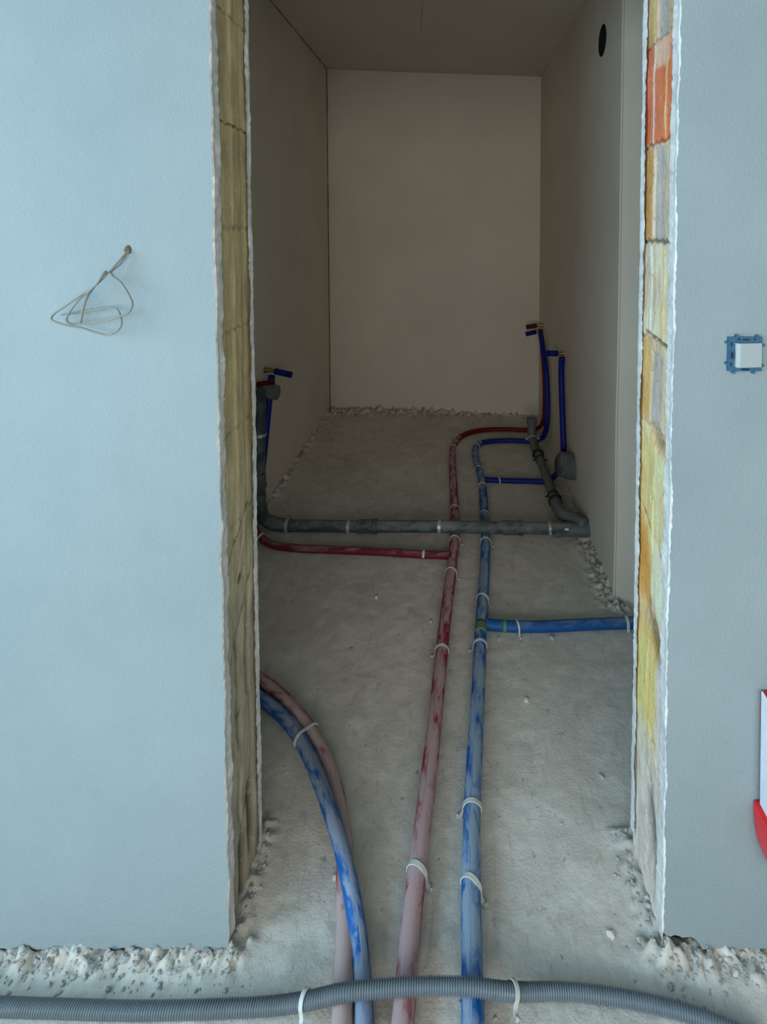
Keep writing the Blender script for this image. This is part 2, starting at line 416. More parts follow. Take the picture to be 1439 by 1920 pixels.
gapline('corner_crack', [(BL.x, BL.y, CL), (BR.x, BR.y, CR)], .003, M['crack'], wb, (0, .001, .001))
p = onPlane(919, 153, BL, BR)
vv, ff, uu = sweep([p + Vector((0, .004, 0)), p - Vector((0, .003, 0))], .008, 8); mesh_obj('plaster_speck', vv, ff, M['chip'], wb)

# ------------------------------------------------------------------ big room shell (behind and beside the camera)
S(box('ceiling_hall', (-2.45, 2.3, -3.0, Y0 + .06, HM, HM + .12), M['wall']), 'ceiling of the room the photo is taken from', 'ceiling')
S(box('wall_side', (2.2, 2.32, -3.0, Y0 + .02, -.02, HM), M['wall']), 'right-hand wall of the room the photo is taken from')
def wall_with_window(name, horizontal, c, a0, a1, w0, w1, label):
    g = Geo()
    for (p0, p1, z0, z1) in ((a0, w0, -.02, HM), (w1, a1, -.02, HM), (w0, w1, -.02, .7), (w0, w1, 2.25, HM)):
        g.add(box_geo(p0, p1, c - .06, c + .06, z0, z1) if horizontal else box_geo(c - .06, c + .06, p0, p1, z0, z1))
    S(mesh_obj(name, g.v, g.f, M['wall']), label)
wall_with_window('wall_window_left', False, -2.42, -3.0, Y0 + .02, -2.4, .5, 'left wall of the room the photo is taken from with a window opening')
wall_with_window('wall_opening_rear', True, -2.95, -2.45, 2.3, -1.9, 1.7, 'rear wall of the room the photo is taken from with an added opening')  # unseen opening added to go with the rear fill lamp

# ------------------------------------------------------------------ doorway wall: plaster skins and block core
def skin(name, xj, xo, y0, y1, side, mat, parent, seed, amp=.006, face='front', zt=HD, base=.012):
    """plaster skin with a broken edge along the doorway and a crumbly foot"""
    zs = np.concatenate([[0, .02, .04], np.arange(.05, zt + .001, .006)]); L = abs(xo - xj)
    dx = .008 if face == 'front' else .03
    gx = np.concatenate([[0, .008, .016], np.arange(.024, min(L, 1.15), dx), [L]])
    def edge(s2):
        return (fbm(zs * 14, zs * 0 + seed, 4, seed + s2) - .45) * amp * 2.2 + (vnoise(zs * 150, zs * 0 + 2, seed + s2) - .5) * amp * .8
    foot = base + np.clip(fbm(gx * 9, gx * 0, 4, seed) - .42, 0, 1) * .17 + (vnoise(gx * 90, gx * 0, seed) - .5) * .006
    fade = np.clip(1 - zs / .05, 0, 1)
    wx_ = np.clip(1 - gx / .022, 0, 1)
    def grid(yy, e):
        GX, GZ = np.meshgrid(gx, zs)
        Xx = xj + side * (GX + e[:, None] * wx_[None, :]); Zz = GZ + foot[None, :] * fade[:, None]
        return np.stack([Xx, np.full_like(Xx, yy), Zz], -1)
    e0 = edge(0) + .0015; e1 = edge(5); e2 = edge(9)
    ya_, yb_2 = (y0, y1) if face == 'front' else (y1, y0)
    G_ = grid(ya_, e0); nz_, nx_ = G_.shape[:2]; V = G_.reshape(-1, 3).tolist(); idx = np.arange(nz_ * nx_).reshape(nz_, nx_)
    Fc = np.stack([idx[:-1, :-1], idx[:-1, 1:], idx[1:, 1:], idx[1:, :-1]], -1).reshape(-1, 4).tolist(); fm = [1] * len(Fc)
    def loop(yy, e, inset):
        g_ = grid(yy, e); b_ = [g_[0, k].copy() for k in range(nx_ - 1, 0, -1)]
        for q in b_: q[2] += inset
        return [q.tolist() for q in b_] + [g_[k, 0].tolist() for k in range(nz_)]
    l0 = [int(idx[0, k]) for k in range(nx_ - 1, 0, -1)] + [int(idx[k, 0]) for k in range(nz_)]
    prev = l0
    for t_, e, ins in ((.12, e0 * .5 + e1 * .5 - .0012, -.001), (.5, e1, .003), (1.0, e2, .004)):
        n_ = len(V); V += loop(ya_ + (yb_2 - ya_) * t_, e, ins); cur = list(range(n_, n_ + len(l0)))
        for k in range(len(cur) - 1): Fc.append([prev[k], prev[k + 1], cur[k + 1], cur[k]]); fm.append(0)
        prev = cur
    return mesh_obj(name, V, [tuple(q) for q in Fc], [M['edge'], mat], parent, fmat=fm)
def zrow(v): return onY(847, v, Y0 + T / 2).z
def core(name, xj, side, ya, yb, painter, parent):
    ts = np.linspace(-.12, 1.12, 96); zs = np.arange(-.01, HD, .0035)
    Tt, Zz = np.meshgrid(ts, zs)
    Vv = PYV(Zz)
    col, dis = painter(Tt, Vv, Zz)
    Xx = xj + side * (.004 - dis); Yy = ya + (yb - ya) * Tt
    nx_, nz_ = len(ts), len(zs); idx = np.arange(nx_ * nz_).reshape(nz_, nx_)
    P = np.stack([Xx.ravel(), Yy.ravel(), Zz.ravel()], 1); n = len(P)
    Fq = np.stack([idx[:-1, :-1], idx[:-1, 1:], idx[1:, 1:], idx[1:, :-1]], -1).reshape(-1, 4).tolist()
    P = P.tolist(); cols = col.reshape(-1, 3)
    xo = xj + side * .12
    bb = box_geo(min(xj + side * .03, xo), max(xj + side * .03, xo), ya, yb, -.01, HD)
    P += [list(q) for q in bb[0]]; Fq += [tuple(i + n for i in q) for q in bb[1]]
    cols = np.concatenate([cols, np.tile(np.array([[.3, .26, .2]]), (8, 1))])
    return mesh_obj(name, P, [tuple(q) for q in Fq], M['block'], parent, smooth=True, cols=cols)
_zz = np.linspace(-.1, 2.4, 400); _vv = np.array([proj((0, Y0 + T / 2, z))[1] for z in _zz])
def PYV(Z): return np.interp(Z, _zz, _vv)
def band(x, c, w): return np.exp(-((x - c) / w) ** 2)
def sm(x, a, b):
    q = np.clip((x - a) / (b - a), 0, 1); return q * q * (3 - 2 * q)
def box01(x, a, b, s=.02): return sm(x, a - s, a + s) * (1 - sm(x, b - s, b + s))
def paint_left(t, v, z):
    n1 = fbm(t * 3, z * 14, 4, 21)[..., None]; n2 = fbm(t * 16, z * 10, 3, 33)[..., None]
    top = np.array(lin((205, 184, 140))); low = np.array(lin((190, 180, 156)))
    k = sm(v, 700, 1250)[..., None]
    c = top * (1 - k) + low * k
    c = c * (.76 + .5 * n1) * (.72 + .56 * n2)
    d = (n1[..., 0] - .45) * .006
    rib = band(t, .5, .07) * (v < 1000); c = c * (1 + .22 * rib[..., None]); d += rib * .0015
    rib = band(t, .82, .05); c = c * (1 - .12 * rib[..., None] * (1 - k)); d -= rib * .001
    jit = (vnoise(t * 9, t * 0 + 4, 3) - .5) * 5
    for vj, w, dp in ((30, 1.8, .8), (235, 2.0, 1), (427, 4, .5), (618, 2, .5), (803, 3, .35), (975, 2, .3)):
        j = band(v + jit, vj, w) * dp * (.4 + .9 * vnoise(t * 7, t * 0 + vj, 2)); c = c * (1 - .8 * np.clip(j, 0, 1)[..., None]); d -= j * .005
    for (va, vb, t0, t1, w) in ((1025, 960, .15, .98, 3), (1215, 1095, .15, .98, 4), (1095, 1000, .3, .7, 1.5), (1550, 1490, .35, .85, 4), (1410, 1250, .0, .2, 2), (1380, 1330, .2, .5, 3)):
        vm = va + (vb - va) * (t - t0) / (t1 - t0)
        j = band(v, vm + jit * 1.5, w * 1.6) * box01(t, t0, t1, .03); c = c * (1 - .75 * j[..., None]); d -= j * .005
    for (va, vb, tc, w, dp) in ((1180, 1385, .42, .05, .5), (1130, 1320, .78, .05, .6), (1500, 1625, .80, .07, 1), (1560, 1725, .44, .07, 1), (1440, 1520, .4, .03, .4), (1600, 1790, .2, .02, .4)):
        j = band(t + (vnoise(z * 30, z * 0, 6) - .5) * .07, tc, w * 1.35) * box01(v, va, vb, 16) * dp * 1.5
        c = c * (1 - .78 * np.clip(j, 0, 1)[..., None]); d -= j * .014
    h = np.clip(band(v, 1086, 6) * band(t, .55, .08) * 1.6, 0, 1); c = c * (1 - .95 * h[..., None]); d -= h * .01
    return np.clip(c, .01, .9), d
def paint_right(t, v, z):
    n1 = fbm(t * 3, z * 14, 4, 51)[..., None]; n2 = fbm(t * 30, z * 6, 3, 63)[..., None]; n3 = fbm(t * 12, z * 60, 3, 73)
    L = lambda *c: np.array(lin(c))
    cream = L(226, 208, 180); tan = L(196, 164, 122); orange = L(208, 116, 78); grey = L(190, 180, 168); yel = L(230, 192, 122); och = L(208, 152, 76)
    white = L(226, 218, 204); pale = L(216, 206, 192)
    c = np.zeros(t.shape + (3,)) + cream
    def put(mask, colr):
        nonlocal c; mask = np.clip(mask, 0, 1)[..., None]; c = c * (1 - mask) + colr * mask
    d = (n1[..., 0] - .45) * .006
    wob = (vnoise(t * 6, t * 0 + 2, 9) - .5) * 10
    vw = v + wob
    tw = t + (vnoise(z * 18, z * 0 + 1, 5) - .5) * .08
    put(box01(vw, -60, 68, 2), tan)
    put(box01(vw, 68, 266, 3), orange); put(box01(vw, 68, 120, 6) * box01(t, .2, .75, .1) * .55, cream)
    put(box01(vw, 266, 452, 3), L(200, 180, 150)); put(box01(vw, 270, 452, 8) * box01(tw, .72, 1.1, .04), L(200, 152, 92))
    put(box01(vw, 452, 640, 3), L(216, 200, 170))
    put(box01(vw, 640, 808, 3), L(205, 182, 150)); put(box01(vw, 640, 800, 8) * box01(tw, .70, 1.1, .05), L(206, 168, 104))
    put(box01(vw, 808, 1010, 10), L(226, 200, 152)); put(box01(v, 830, 1180, 40) * sm(t + n3 * .5 - .3, .3, .7) * .8, yel)
    put(box01(v, 1000, 1150, 30) * box01(tw, .6, 1.1, .08), och * 1.05)
    put(box01(v, 1180, 1400, 30), yel); put(sm(v, 1340, 1440), L(216, 202, 178)); put(sm(v, 1400, 1500), pale)
    put(box01(v, 1180, 1500, 25) * sm(1 - t, .62, .78), pale * .95)
    # mortar-filled channels, set back a little
    for (va, vb) in ((-60, 66), (272, 448), (660, 800)):
        m = box01(vw, va, vb, 4) * box01(tw, .28, .68, .03); put(m, grey * (.9 if va > 0 else .82)); d -= m * .004
    for (va, vb, a, colr, w) in ((72, 262, .74, white, .035), (110, 258, .30, yel, .03), (458, 636, .74, white, .03), (458, 640, .28, yel, .025), (830, 1120, .5, L(226, 206, 140), .05), (-60, 66, .8, L(180, 160, 90), .06), (1180, 1330, .62, L(230, 205, 130), .05), (560, 640, .28, L(214, 180, 90), .035)):
        m = box01(vw, va, vb, 5) * band(tw, a, w); put(m * .9, colr); d += m * .0015
    c = c * (.74 + .5 * n1) * (.72 + .56 * n2) * (.85 + .3 * n3[..., None])
    sp = (fbm(t * 22, z * 130, 2, 91) > .58) * 1.0; c = c * (1 - .28 * sp[..., None]); d -= sp * .001
    jit = (vnoise(t * 9, t * 0 + 4, 3) - .5) * 6
    for vj, w, dp in ((68, 1.5, .4), (266, 2, .5), (453, 2.5, .8), (640, 1.5, .4), (806, 1.5, .3)):
        j = np.clip(band(v + jit, vj, w * 1.5) * dp * 1.6, 0, 1); c = c * (1 - .7 * j[..., None]); d -= j * .004
    for (va, vb, t0, t1, w) in ((640, 630, .1, .95, 2), (1000, 975, .55, .95, 2.2), (1030, 1015, .1, .35, 2.5), (1445, 1325, .0, .7, 2.5), (1470, 1435, .35, .55, 3)):
        vm = va + (vb - va) * (t - t0) / (t1 - t0)
        j = band(v, vm + jit * .6, w * 1.7) * box01(t, t0, t1, .03); c = c * (1 - .8 * j[..., None]); d -= j * .005
    for (vc, tc, wv, wt, sk) in ((822, .36, 18, .24, 10), (1182, .46, 34, .26, 32), (1530, .44, 46, .18, 50), (1475, .5, 16, .07, 60), (1600, .3, 26, .05, 40)):
        q = (fbm(t * 7, z * 34, 3, 5) - .45) * 2.2
        m = np.clip(np.exp(-(((v - vc + (t - tc) * sk * 2) / wv) ** 2 + ((t - tc) / wt) ** 2)) * (1.5 + q), 0, 1)
        c = c * (1 - .66 * m[..., None]); d -= m * .010
    return np.clip(c * 1.35 * np.array([1.04, .98, 1.0]), .01, .88), d

FP, RP = .030, .024                          # plaster thicknesses, hall side and room side
for side, xj, xo, nm, lab in ((-1, XL, -2.40, 'wall_front_left', 'pale blue-grey plastered wall to the left of the doorway with its cut block edge showing'),
                              (1, XR, 2.30, 'wall_front_right', 'pale grey-green plastered wall to the right of the doorway with its cut block edge showing')):
    root = thing(nm, lab, 'wall', (xj + side * .5, Y0 + T / 2, 0)); root['kind'] = 'structure'
    skin('hall_plaster', xj, xo, Y0, Y0 + FP, side, M['wall'], root, 3 if side < 0 else 11, .0036)
    xin = -1.05 if side < 0 else 1.15
    skin('room_plaster', xj, xin, Y1 - RP, Y1, side, M['room'], root, 23 if side < 0 else 31, .0030, 'back')
    core('block_edge', xj + side * .002, side, Y0 + FP - .003, Y1 - RP + .003, paint_left if side < 0 else paint_right, root)
    x0, x1 = sorted((xj + side * .11, xo)); g = Geo().add(box_geo(x0, x1, Y0 + FP - .001, Y1 - RP + .001, -.02, HD))
    mesh_obj('block_core', g.v, g.f, M['rubble'], root)
g = Geo().add(box_geo(-2.40, 2.30, Y0, Y1, HD, ctop)); S(mesh_obj('trim_lintel', g.v, g.f, M['wall']), 'plastered lintel zone of the doorway wall above the opening')

# ------------------------------------------------------------------ pipes
PATHS = {}
def fpath(key, pts, z, step=.012, n=10):
    P = [onZ(p[0], p[1], p[2] if len(p) > 2 else z) for p in pts]
    q = resample(spline(P, n), step); PATHS[key] = q; return q
RM = .0205
RTH = .0145
def rad_fn(r0, r1, a, b):
    return lambda q, s: (r0 + (r1 - r0) * float(sm(np.float64(q), a, b))) * (1 + .03 * (float(vnoise(s * 9, 4, 2)) - .5))
WX = .60
# --- red supply run
root = thing('supply_pipe', 'long red foam-sleeved water pipe running through the doorway middle to the far right corner', 'pipe', onZ(800, 1500), 'foam-sleeved water pipes')
P = [onZ(u, v, RM) for u, v in ((752, 1960), (756, 1912), (764, 1820), (772, 1730), (783, 1630), (799, 1500), (814, 1370), (827, 1240), (838, 1140), (848, 1062), (853, 1010), (853, 955), (850, 895), (849, 855))]
P += [onZ(u, v, .0165) for u, v in ((854, 830), (876, 813), (910, 806), (950, 805), (990, 806))]
wx = BR.x - .035
P += [onZ(1008, 803, .02)]
P += [onX(1020, 785, wx), onX(1022, 745, wx + .002), onX(1021, 700, wx), onX(1017, 650, wx), onX(1014, 618, wx)]
path = resample(spline(P, 10), .012); PATHS['red'] = path
k1 = min(range(len(path)), key=lambda i: (Vector(proj(path[i])) - Vector((862, 820))).length)
k2 = min(range(len(path)), key=lambda i: (Vector(proj(path[i])) - Vector((1012, 800))).length)
g = sweep(path[:k1 + 1], rad_fn(RM, .018, .75, 1), 20, wob=.05); tubeobj('pipe_sleeve', g, M['red'], root)
g = sweep(path[k1:], rad_fn(.017, .0145, 0, .3), 16); o = tubeobj('rear_sleeve', g, M['red_c'], root); o['label'] = 'clean thinner red sleeve'
br = [onZ(848, 1041, .018), onZ(800, 1040, .016), onZ(740, 1036, .016), onZ(640, 1031, .016), onZ(560, 1028, .016), onZ(512, 1021, .017), onZ(490, 1008, .03)]
br += [Vector((XLW + .022, onZ(478, 1000, .03).y + .02, .08)), Vector((XLW + .022, onZ(478, 1000).y + .03, .3)), Vector((XLW + .024, onZ(478, 1000).y + .03, .62))]
bp = resample(spline(br, 10), .012); PATHS['redb'] = bp
tubeobj('pipe_branch', sweep(bp, rad_fn(.0165, .0165, 0, 1), 16, wob=.05), M['red_b'], root)
# brass bend and cut sleeve ends at the wall outlets
def outlet(root, u, v, plX, dx, length, r, mat, drop=0.0, dy=0.0):
    p = onX(u, v, plX); s = 1 if dx > 0 else -1
    tubeobj('brass_elbow', sweep(resample(spline([p + Vector((-s * .030, 0, 0)), p, p + Vector((s * .028, dy * .3, -drop * .2))], 6), .004), rad_fn(.014, .009, 0, .7), 14), M['brass'], root)
    a = p + Vector((s * .02, dy * .2, -drop * .2)); b = p + Vector((s * (.02 + length), dy, -drop))
    tubeobj('sleeve_end', autog(sweep([a, a.lerp(b, .5), b], r, 18, hollow=.72)), mat, root)
    return p
def autog(g): return g
pr = outlet(root, 1012, 610, wx + .01, -1, .072, .0155, M['red_c'], .012)
# --- blue supply run
root = thing('supply_pipe', 'long blue foam-sleeved water pipe with side branches, right of the long red one', 'pipe', onZ(885, 1500), 'foam-sleeved water pipes')
P = [onZ(u, v, RM) for u, v in ((888, 1960), (887, 1912), (886, 1820), (884, 1720), (884, 1620), (886, 1510), (892, 1385), (898, 1275), (902, 1180), (908, 1090), (911, 1015), (908, 950), (903, 895))]
P += [onZ(u, v, .018) for u, v in ((894, 865), (891, 847))]
P += [onZ(u, v, .0155) for u, v in ((899, 832), (925, 827), (960, 826), (995, 827))]
P += [onX(1016, 822, wx - .012), onX(1026, 795, wx + .002), onX(1027, 745, wx + .006), onX(1024, 690, wx + .002), onX(1018, 650, wx), onX(1014, 624, wx - .004)]
path = resample(spline(P, 10), .012); PATHS['blue'] = path
k1 = min(range(len(path)), key=lambda i: (Vector(proj(path[i])) - Vector((903, 831))).length)
g = sweep(path[:k1 + 1], rad_fn(RM, .0185, .7, 1), 20, wob=.05); tubeobj('pipe_sleeve', g, M['blue'], root)
g = sweep(path[k1:], rad_fn(.0155, .017, .2, .5), 16); o = tubeobj('rear_sleeve', g, M['blue_c'], root); o['label'] = 'clean bright blue sleeve'
p1 = fpath('blueb1', ((905, 1170), (950, 1174), (1010, 1175), (1080, 1172), (1172, 1168), (1250, 1167), (1330, 1165), (1410, 1163)), .0185)
tubeobj('pipe_branch', sweep(p1, rad_fn(.0185, .018, 0, 1), 18, wob=.04), M['blue_b'], root)
eb = [onZ(905, 899, .015), onZ(940, 901, .0145), (onZ(985, 902, .0145)), onZ(1025, 902, .0145)]
eb += [onZ(1040, 893, .022), onX(1050, 880, wx - .01), onX(1057, 850, wx - .006), onX(1056, 800, wx - .004), onX(1054, 740, wx), onX(1053, 700, wx), onX(1054, 670, wx)]
p2 = resample(spline(eb, 10), .01); PATHS['blueb2'] = p2
tubeobj('pipe_branch', sweep(p2, rad_fn(.0145, .0165, .3, .6), 16), M['blue_c'], root)
g = Geo()
i0 = min(range(len(PATHS['blue'])), key=lambda i: (Vector(proj(PATHS['blue'][i])) - Vector((902, 1182))).length)
tubeobj('tape_wrap', sweep(PATHS['blue'][i0 - 2:i0 + 3], .0218, 20), M['tape'], root)
i1 = min(range(len(p1)), key=lambda i: (Vector(proj(p1[i])) - Vector((946, 1174))).length)
tubeobj('tape_wrap', sweep(p1[i1:i1 + 2], .0192, 20), M['tape'], root)
outlet(root, 1011, 621, wx + .01, -1, .072, .0155, M['blue_c'], .022)
outlet(root, 1053, 663, wx + .012, -1, .068, .0165, M['blue_c'], -.002)
# --- left pair by the jamb
root = thing('supply_pipe', 'red foam-sleeved pipe curving out from behind the left jamb and passing under its blue neighbour', 'pipe', onZ(645, 1700), 'foam-sleeved water pipes')
p = fpath('redl', ((380, 1225), (440, 1245), (490, 1276), (530, 1308), (570, 1352), (600, 1400), (622, 1450), (636, 1510), (645, 1580), (647, 1650), (648, 1740), (645, 1830), (642, 1912), (640, 1960)), .018)
tubeobj('pipe_sleeve', sweep(p, rad_fn(.0185, .0185, 0, 1), 20, wob=.06), M['red_l'], root)
root = thing('supply_pipe', 'blue foam-sleeved pipe curving out from behind the left jamb and crossing over its red neighbour', 'pipe', onZ(660, 1650), 'foam-sleeved water pipes')
p = fpath('bluel', ((360, 1272), (430, 1288), (488, 1310, .019), (530, 1342, .020), (565, 1388, .024), (592, 1446, .036), (612, 1500, .048), (632, 1560, .054), (650, 1628, .053), (664, 1700, .040), (674, 1770, .024), (680, 1840, .0185), (683, 1912, .0185), (684, 1960, .0185)), .018)
tubeobj('pipe_sleeve', sweep(p, rad_fn(.0180, .0170, 0, 1), 20, wob=.05), M['blue_l'], root)
# --- left wall: blue riser
root = thing('supply_pipe', 'blue pipe rising up the left wall behind the grey drain to a brass outlet', 'pipe', (XLW + .03, onZ(487, 985).y, 0))
yb_ = onX(490, 900, XLW + .04).y
P = [Vector((XLW + .03, onX(489, 900, XLW + .03).y, .02)), onX(490, 900, XLW + .03), onX(495, 850, XLW + .03), onX(502, 780, XLW + .03), onX(508, 720, XLW + .03), onX(510, 704, XLW + .03)]
P[0] = Vector((P[1].x, P[1].y, .02))
tubeobj('pipe_sleeve', sweep(resample(spline(P, 8), .012), .0165, 16), M['blue_c'], root)
outlet(root, 508, 694, XLW + .03, 1, .085, .0155, M['blue_c'], .025)
root = thing('sleeve_stub', 'short bright red sleeve end standing out over the grey drain on the left wall', 'pipe', onX(484, 722, XLW + .02))
a = onX(483, 722, XLW + .02); b = a + Vector((.078, 0, .012))
tubeobj('sleeve_end', sweep([a, a.lerp(b, .5), b], .0155, 18, hollow=.72), M['red_c'], root)

# ------------------------------------------------------------------ drain pipes
DR = .0262
def socket(path, i, w, r, mat, parent, name='pipe_socket'):
    a = path[max(0, i - w)]; b = path[min(len(path) - 1, i + w)]
    q = [a, a.lerp(b, .08), a.lerp(b, .10), a.lerp(b, .5), a.lerp(b, .80), a.lerp(b, .82), a.lerp(b, .98), b]
    rr = [r * .93, r, r * 1.0, r * 1.0, r * 1.0, r * 1.10, r * 1.10, r * .95]
    cnt = [0]
    def rf(t_, s_):
        v_ = rr[cnt[0]]; cnt[0] += 1; return v_
    return autosmooth(tubeobj(name, sweep(q, rf, 24), mat, parent))
root = thing('drain_pipe', 'grey drain pipe lying across the floor, rising up the left wall at one end', 'pipe', onZ(800, 1000))
dl = Vector((XLW + .047, onZ(487, 985, .03).y, 0)); yd = onZ(520, 985, .03).y
P = [Vector((XLW + .047, onX(487, 745, XLW + .047).y, onX(487, 745, XLW + .047).z)), onX(487, 850, XLW + .047), onX(487, 930, XLW + .047)]
vert = resample([P[0], P[1], P[2]], .01)
P = [onX(487, 925, XLW + .047), onX(488, 952, XLW + .047), onZ(499, 974, .045), onZ(520, 983, .030), onZ(545, 985, .028)]
elb = resample(spline(P, 10), .008)
P = [onZ(535, 985, .028), onZ(700, 987, .028), onZ(850, 989, .028 + .03), onZ(911, 989, .028 + .03), onZ(1000, 991, .035), onZ(1045, 992, .032)]
# the drain rides over the two sleeved pipes
P = [onZ(535, 985, .028), onZ(660, 987, .036), onZ(800, 987, .060), onZ(853, 988, .067), (onZ(911, 989, .067)), onZ(1000, 990, .052), onZ(1075, 992, .045)]
run = resample(spline(P, 10), .012); PATHS['drain'] = run
tubeobj('vertical_run', sweep(vert, DR, 24), M['drain'], root)
autosmooth(tubeobj('elbow', sweep(elb, lambda q, s: DR * 1.12, 24), M['drain'], root))
tubeobj('floor_run', sweep(run, DR, 24), M['drain'], root)
def near(path, u, v): return min(range(len(path)), key=lambda i: (Vector(proj(path[i])) - Vector((u, v))).length)
for u in (690, 960): socket(run, near(run, u, 988), 4, DR * 1.13, M['drain'], root)
socket(vert, near(vert, 487, 900), 3, DR * 1.12, M['drain'], root)
# top outlet bend on the left wall
tp = vert[0]; P = [tp + Vector((0, 0, -.05)), tp + Vector((0, 0, .0)), tp + Vector((.012, -.005, .022)), tp + Vector((.04, -.012, .03)), tp + Vector((.066, -.018, .030))]
tubeobj('outlet_bend', sweep(resample(spline(P, 8), .006), DR * 1.12, 24, caps=False), M['drain'], root)
q = [tp + Vector((.055, -.017, .03)), tp + Vector((.088, -.024, .030))]
autosmooth(tubeobj('outlet_collar', sweep(q, DR * 1.3, 24, hollow=.8), M['drain_c'], root))
# junction body at the right end, vanishing in the wall
a = onZ(1040, 992, .040); b = onZ(1098, 993, .045)
jp = [a, b]; autosmooth(tubeobj('junction_body', sweep(resample([a, b, b + Vector((.05, .0, 0))], .01), DR * 1.15, 24), M['drain_c'], root))
autosmooth(tubeobj('junction_collar', sweep([a.lerp(b, -.04), a.lerp(b, .16)], DR * 1.28, 24), M['drain_c'], root))
autosmooth(tubeobj('junction_collar', sweep([a.lerp(b, .82), a.lerp(b, 1.02)], DR * 1.28, 24), M['drain_c'], root))
s_ = onZ(1066, 999, .06); vv, ff = box_geo(s_.x - .009, s_.x + .009, a.y - DR * 1.32, a.y - DR * 1.05, .045, .062)
o = mesh_obj('sticker', vv, ff, M['label'], root); o['label'] = 'small white sticker'
# oblique branch
root = thing('drain_pipe', 'clean grey drain pipe slanting along the right wall down to the junction', 'pipe', onZ(1020, 900))
pts = [onZ(1098, 985, .07), onZ(1078, 974, .06), onZ(1060, 968, .055), onZ(1048, 955, .05), onZ(1040, 935, .048)]
lo = resample(spline(pts, 8), .008)
pts = [onZ(1043, 943, .048), onZ(1026, 895, .044), onZ(1008, 848, .04)]
mid = resample(pts, .012); PATHS['oblique'] = mid
pts = [onZ(1010, 852, .04), onZ(1003, 838, .042), onZ(1000, 826, .047), onX(999, 815, onZ(1000, 826, .05).x) + Vector((0, 0, .01))]
b0 = pts[2]
pts = [pts[0], pts[1], b0, Vector((b0.x - .003, b0.y + .035, .075)), Vector((b0.x - .003, b0.y + .045, .12)), Vector((b0.x - .003, b0.y + .046, .155))]
upb = resample(spline(pts, 8), .008)
tubeobj('lower_bend', sweep(lo, DR * 1.08, 24), M['drain_c'], root)
tubeobj('straight_run', sweep(mid, DR * .93, 24), M['drain_c'], root)
autosmooth(tubeobj('upper_bend', sweep(upb, DR * 1.02, 24), M['drain_c'], root))
e_ = upb[-1]
autosmooth(tubeobj('end_cap', sweep([e_ - Vector((0, 0, .012)), e_ + Vector((0, 0, .02))], DR * 1.28, 24), M['drain_c'], root))
for (pp, u, v) in ((mid, 1010, 853), (mid, 1041, 940)):
    i = near(pp, u, v); q = pp[max(0, i - 1)], pp[min(len(pp) - 1, i + 1)]
    o = tubeobj('rubber_seal', sweep([q[0].lerp(q[1], .3), q[0].lerp(q[1], .7)], DR * 1.32, 24), M['seal'], root); o['label'] = 'black rubber sealing ring'
# big capped outlet on the right wall
oc = onX(1076, 870, wx + .015); root = thing('toilet_outlet', 'wide grey capped outlet elbow sticking out low from the right wall', 'pipe', oc - Vector((0, 0, .06)))
ax = Vector((-1, -.16, .24)).normalized()
base = oc + Vector((.045, .02, -.028))
q = [base, base + ax * .03, base + ax * .07, base + ax * .098, base + ax * .102, base + ax * .118, base + ax * .122]
rr = [.066, .066, .065, .060, .062, .061, .050]; c_ = [0]
def rf(a_, b_):
    x = rr[c_[0]]; c_[0] += 1; return x
autosmooth(tubeobj('outlet_body', sweep(q, rf, 40), M['drain_c'], root), 50)
q0 = base + ax * .118
o = tubeobj('cap_disc', sweep([q0 + ax * .003, q0 + ax * .008], .052, 36), M['drain'], root)
# sticker on the near underside
sd = Vector((-.1, -1, -.05)); sd = (sd - ax * sd.dot(ax)).normalized(); tg = ax.cross(sd).normalized()
c0 = base + ax * .088 + sd * .0588
c0 = base + ax * .085
vs = []; 
for k_ in np.linspace(-.22, .02, 6):
    dd = (sd * math.cos(k_) + tg * math.sin(k_)).normalized()
    for w_ in (-.009, .009): vs.append(c0 + ax * w_ + dd * .0595)
for k_ in np.linspace(-.22, .02, 6):
    dd = (sd * math.cos(k_) + tg * math.sin(k_)).normalized()
    for w_ in (-.009, .009): vs.append(c0 + ax * w_ + dd * .0555)
fs = [(2 * i, 2 * i + 1, 2 * i + 3, 2 * i + 2) for i in range(5)] + [(12 + 2 * i, 12 + 2 * i + 2, 12 + 2 * i + 3, 12 + 2 * i + 1) for i in range(5)]
fs += [(2 * i, 2 * i + 2, 14 + 2 * i, 12 + 2 * i) for i in range(5)] + [(2 * i + 1, 13 + 2 * i, 15 + 2 * i, 2 * i + 3) for i in range(5)] + [(0, 12, 13, 1), (10, 11, 23, 22)]
o = mesh_obj('sticker', vs, fs, M['label'], root); o['label'] = 'small white sticker'

# ------------------------------------------------------------------ corrugated conduit
CRD = .0125
cpts = ((-90, 1885, .014), (0, 1888, .014), (100, 1891, .014), (250, 1895, .014), (400, 1892, .014), (510, 1886, .018), (580, 1876, .034), (640, 1862, .050), (700, 1855, .053), (800, 1849, .0545), (887, 1851, .0545), (940, 1858, .044), (985, 1860, .026), (1050, 1859, .016), (1120, 1865, .014), (1210, 1880, .014), (1290, 1900, .014), (1360, 1925, .014), (1440, 1962, .014))
cp_ = spline([onZ(*p) for p in cpts], 12); PITCHC = .0047
cp_ = resample(cp_, PITCHC / 6); PATHS['conduit'] = cp_
prof = [1.0, 1.01, .95, .80, .80, .94]
cnt = [0]
def crf(q, s):
    r_ = CRD * prof[cnt[0] % 6]; cnt[0] += 1; return r_
cond = tubeobj('corrugated_conduit', sweep(cp_, crf, 20), M['conduit'])
tag(cond, 'grey corrugated cable conduit laid across the foreground over the red and blue pipes', 'conduit')

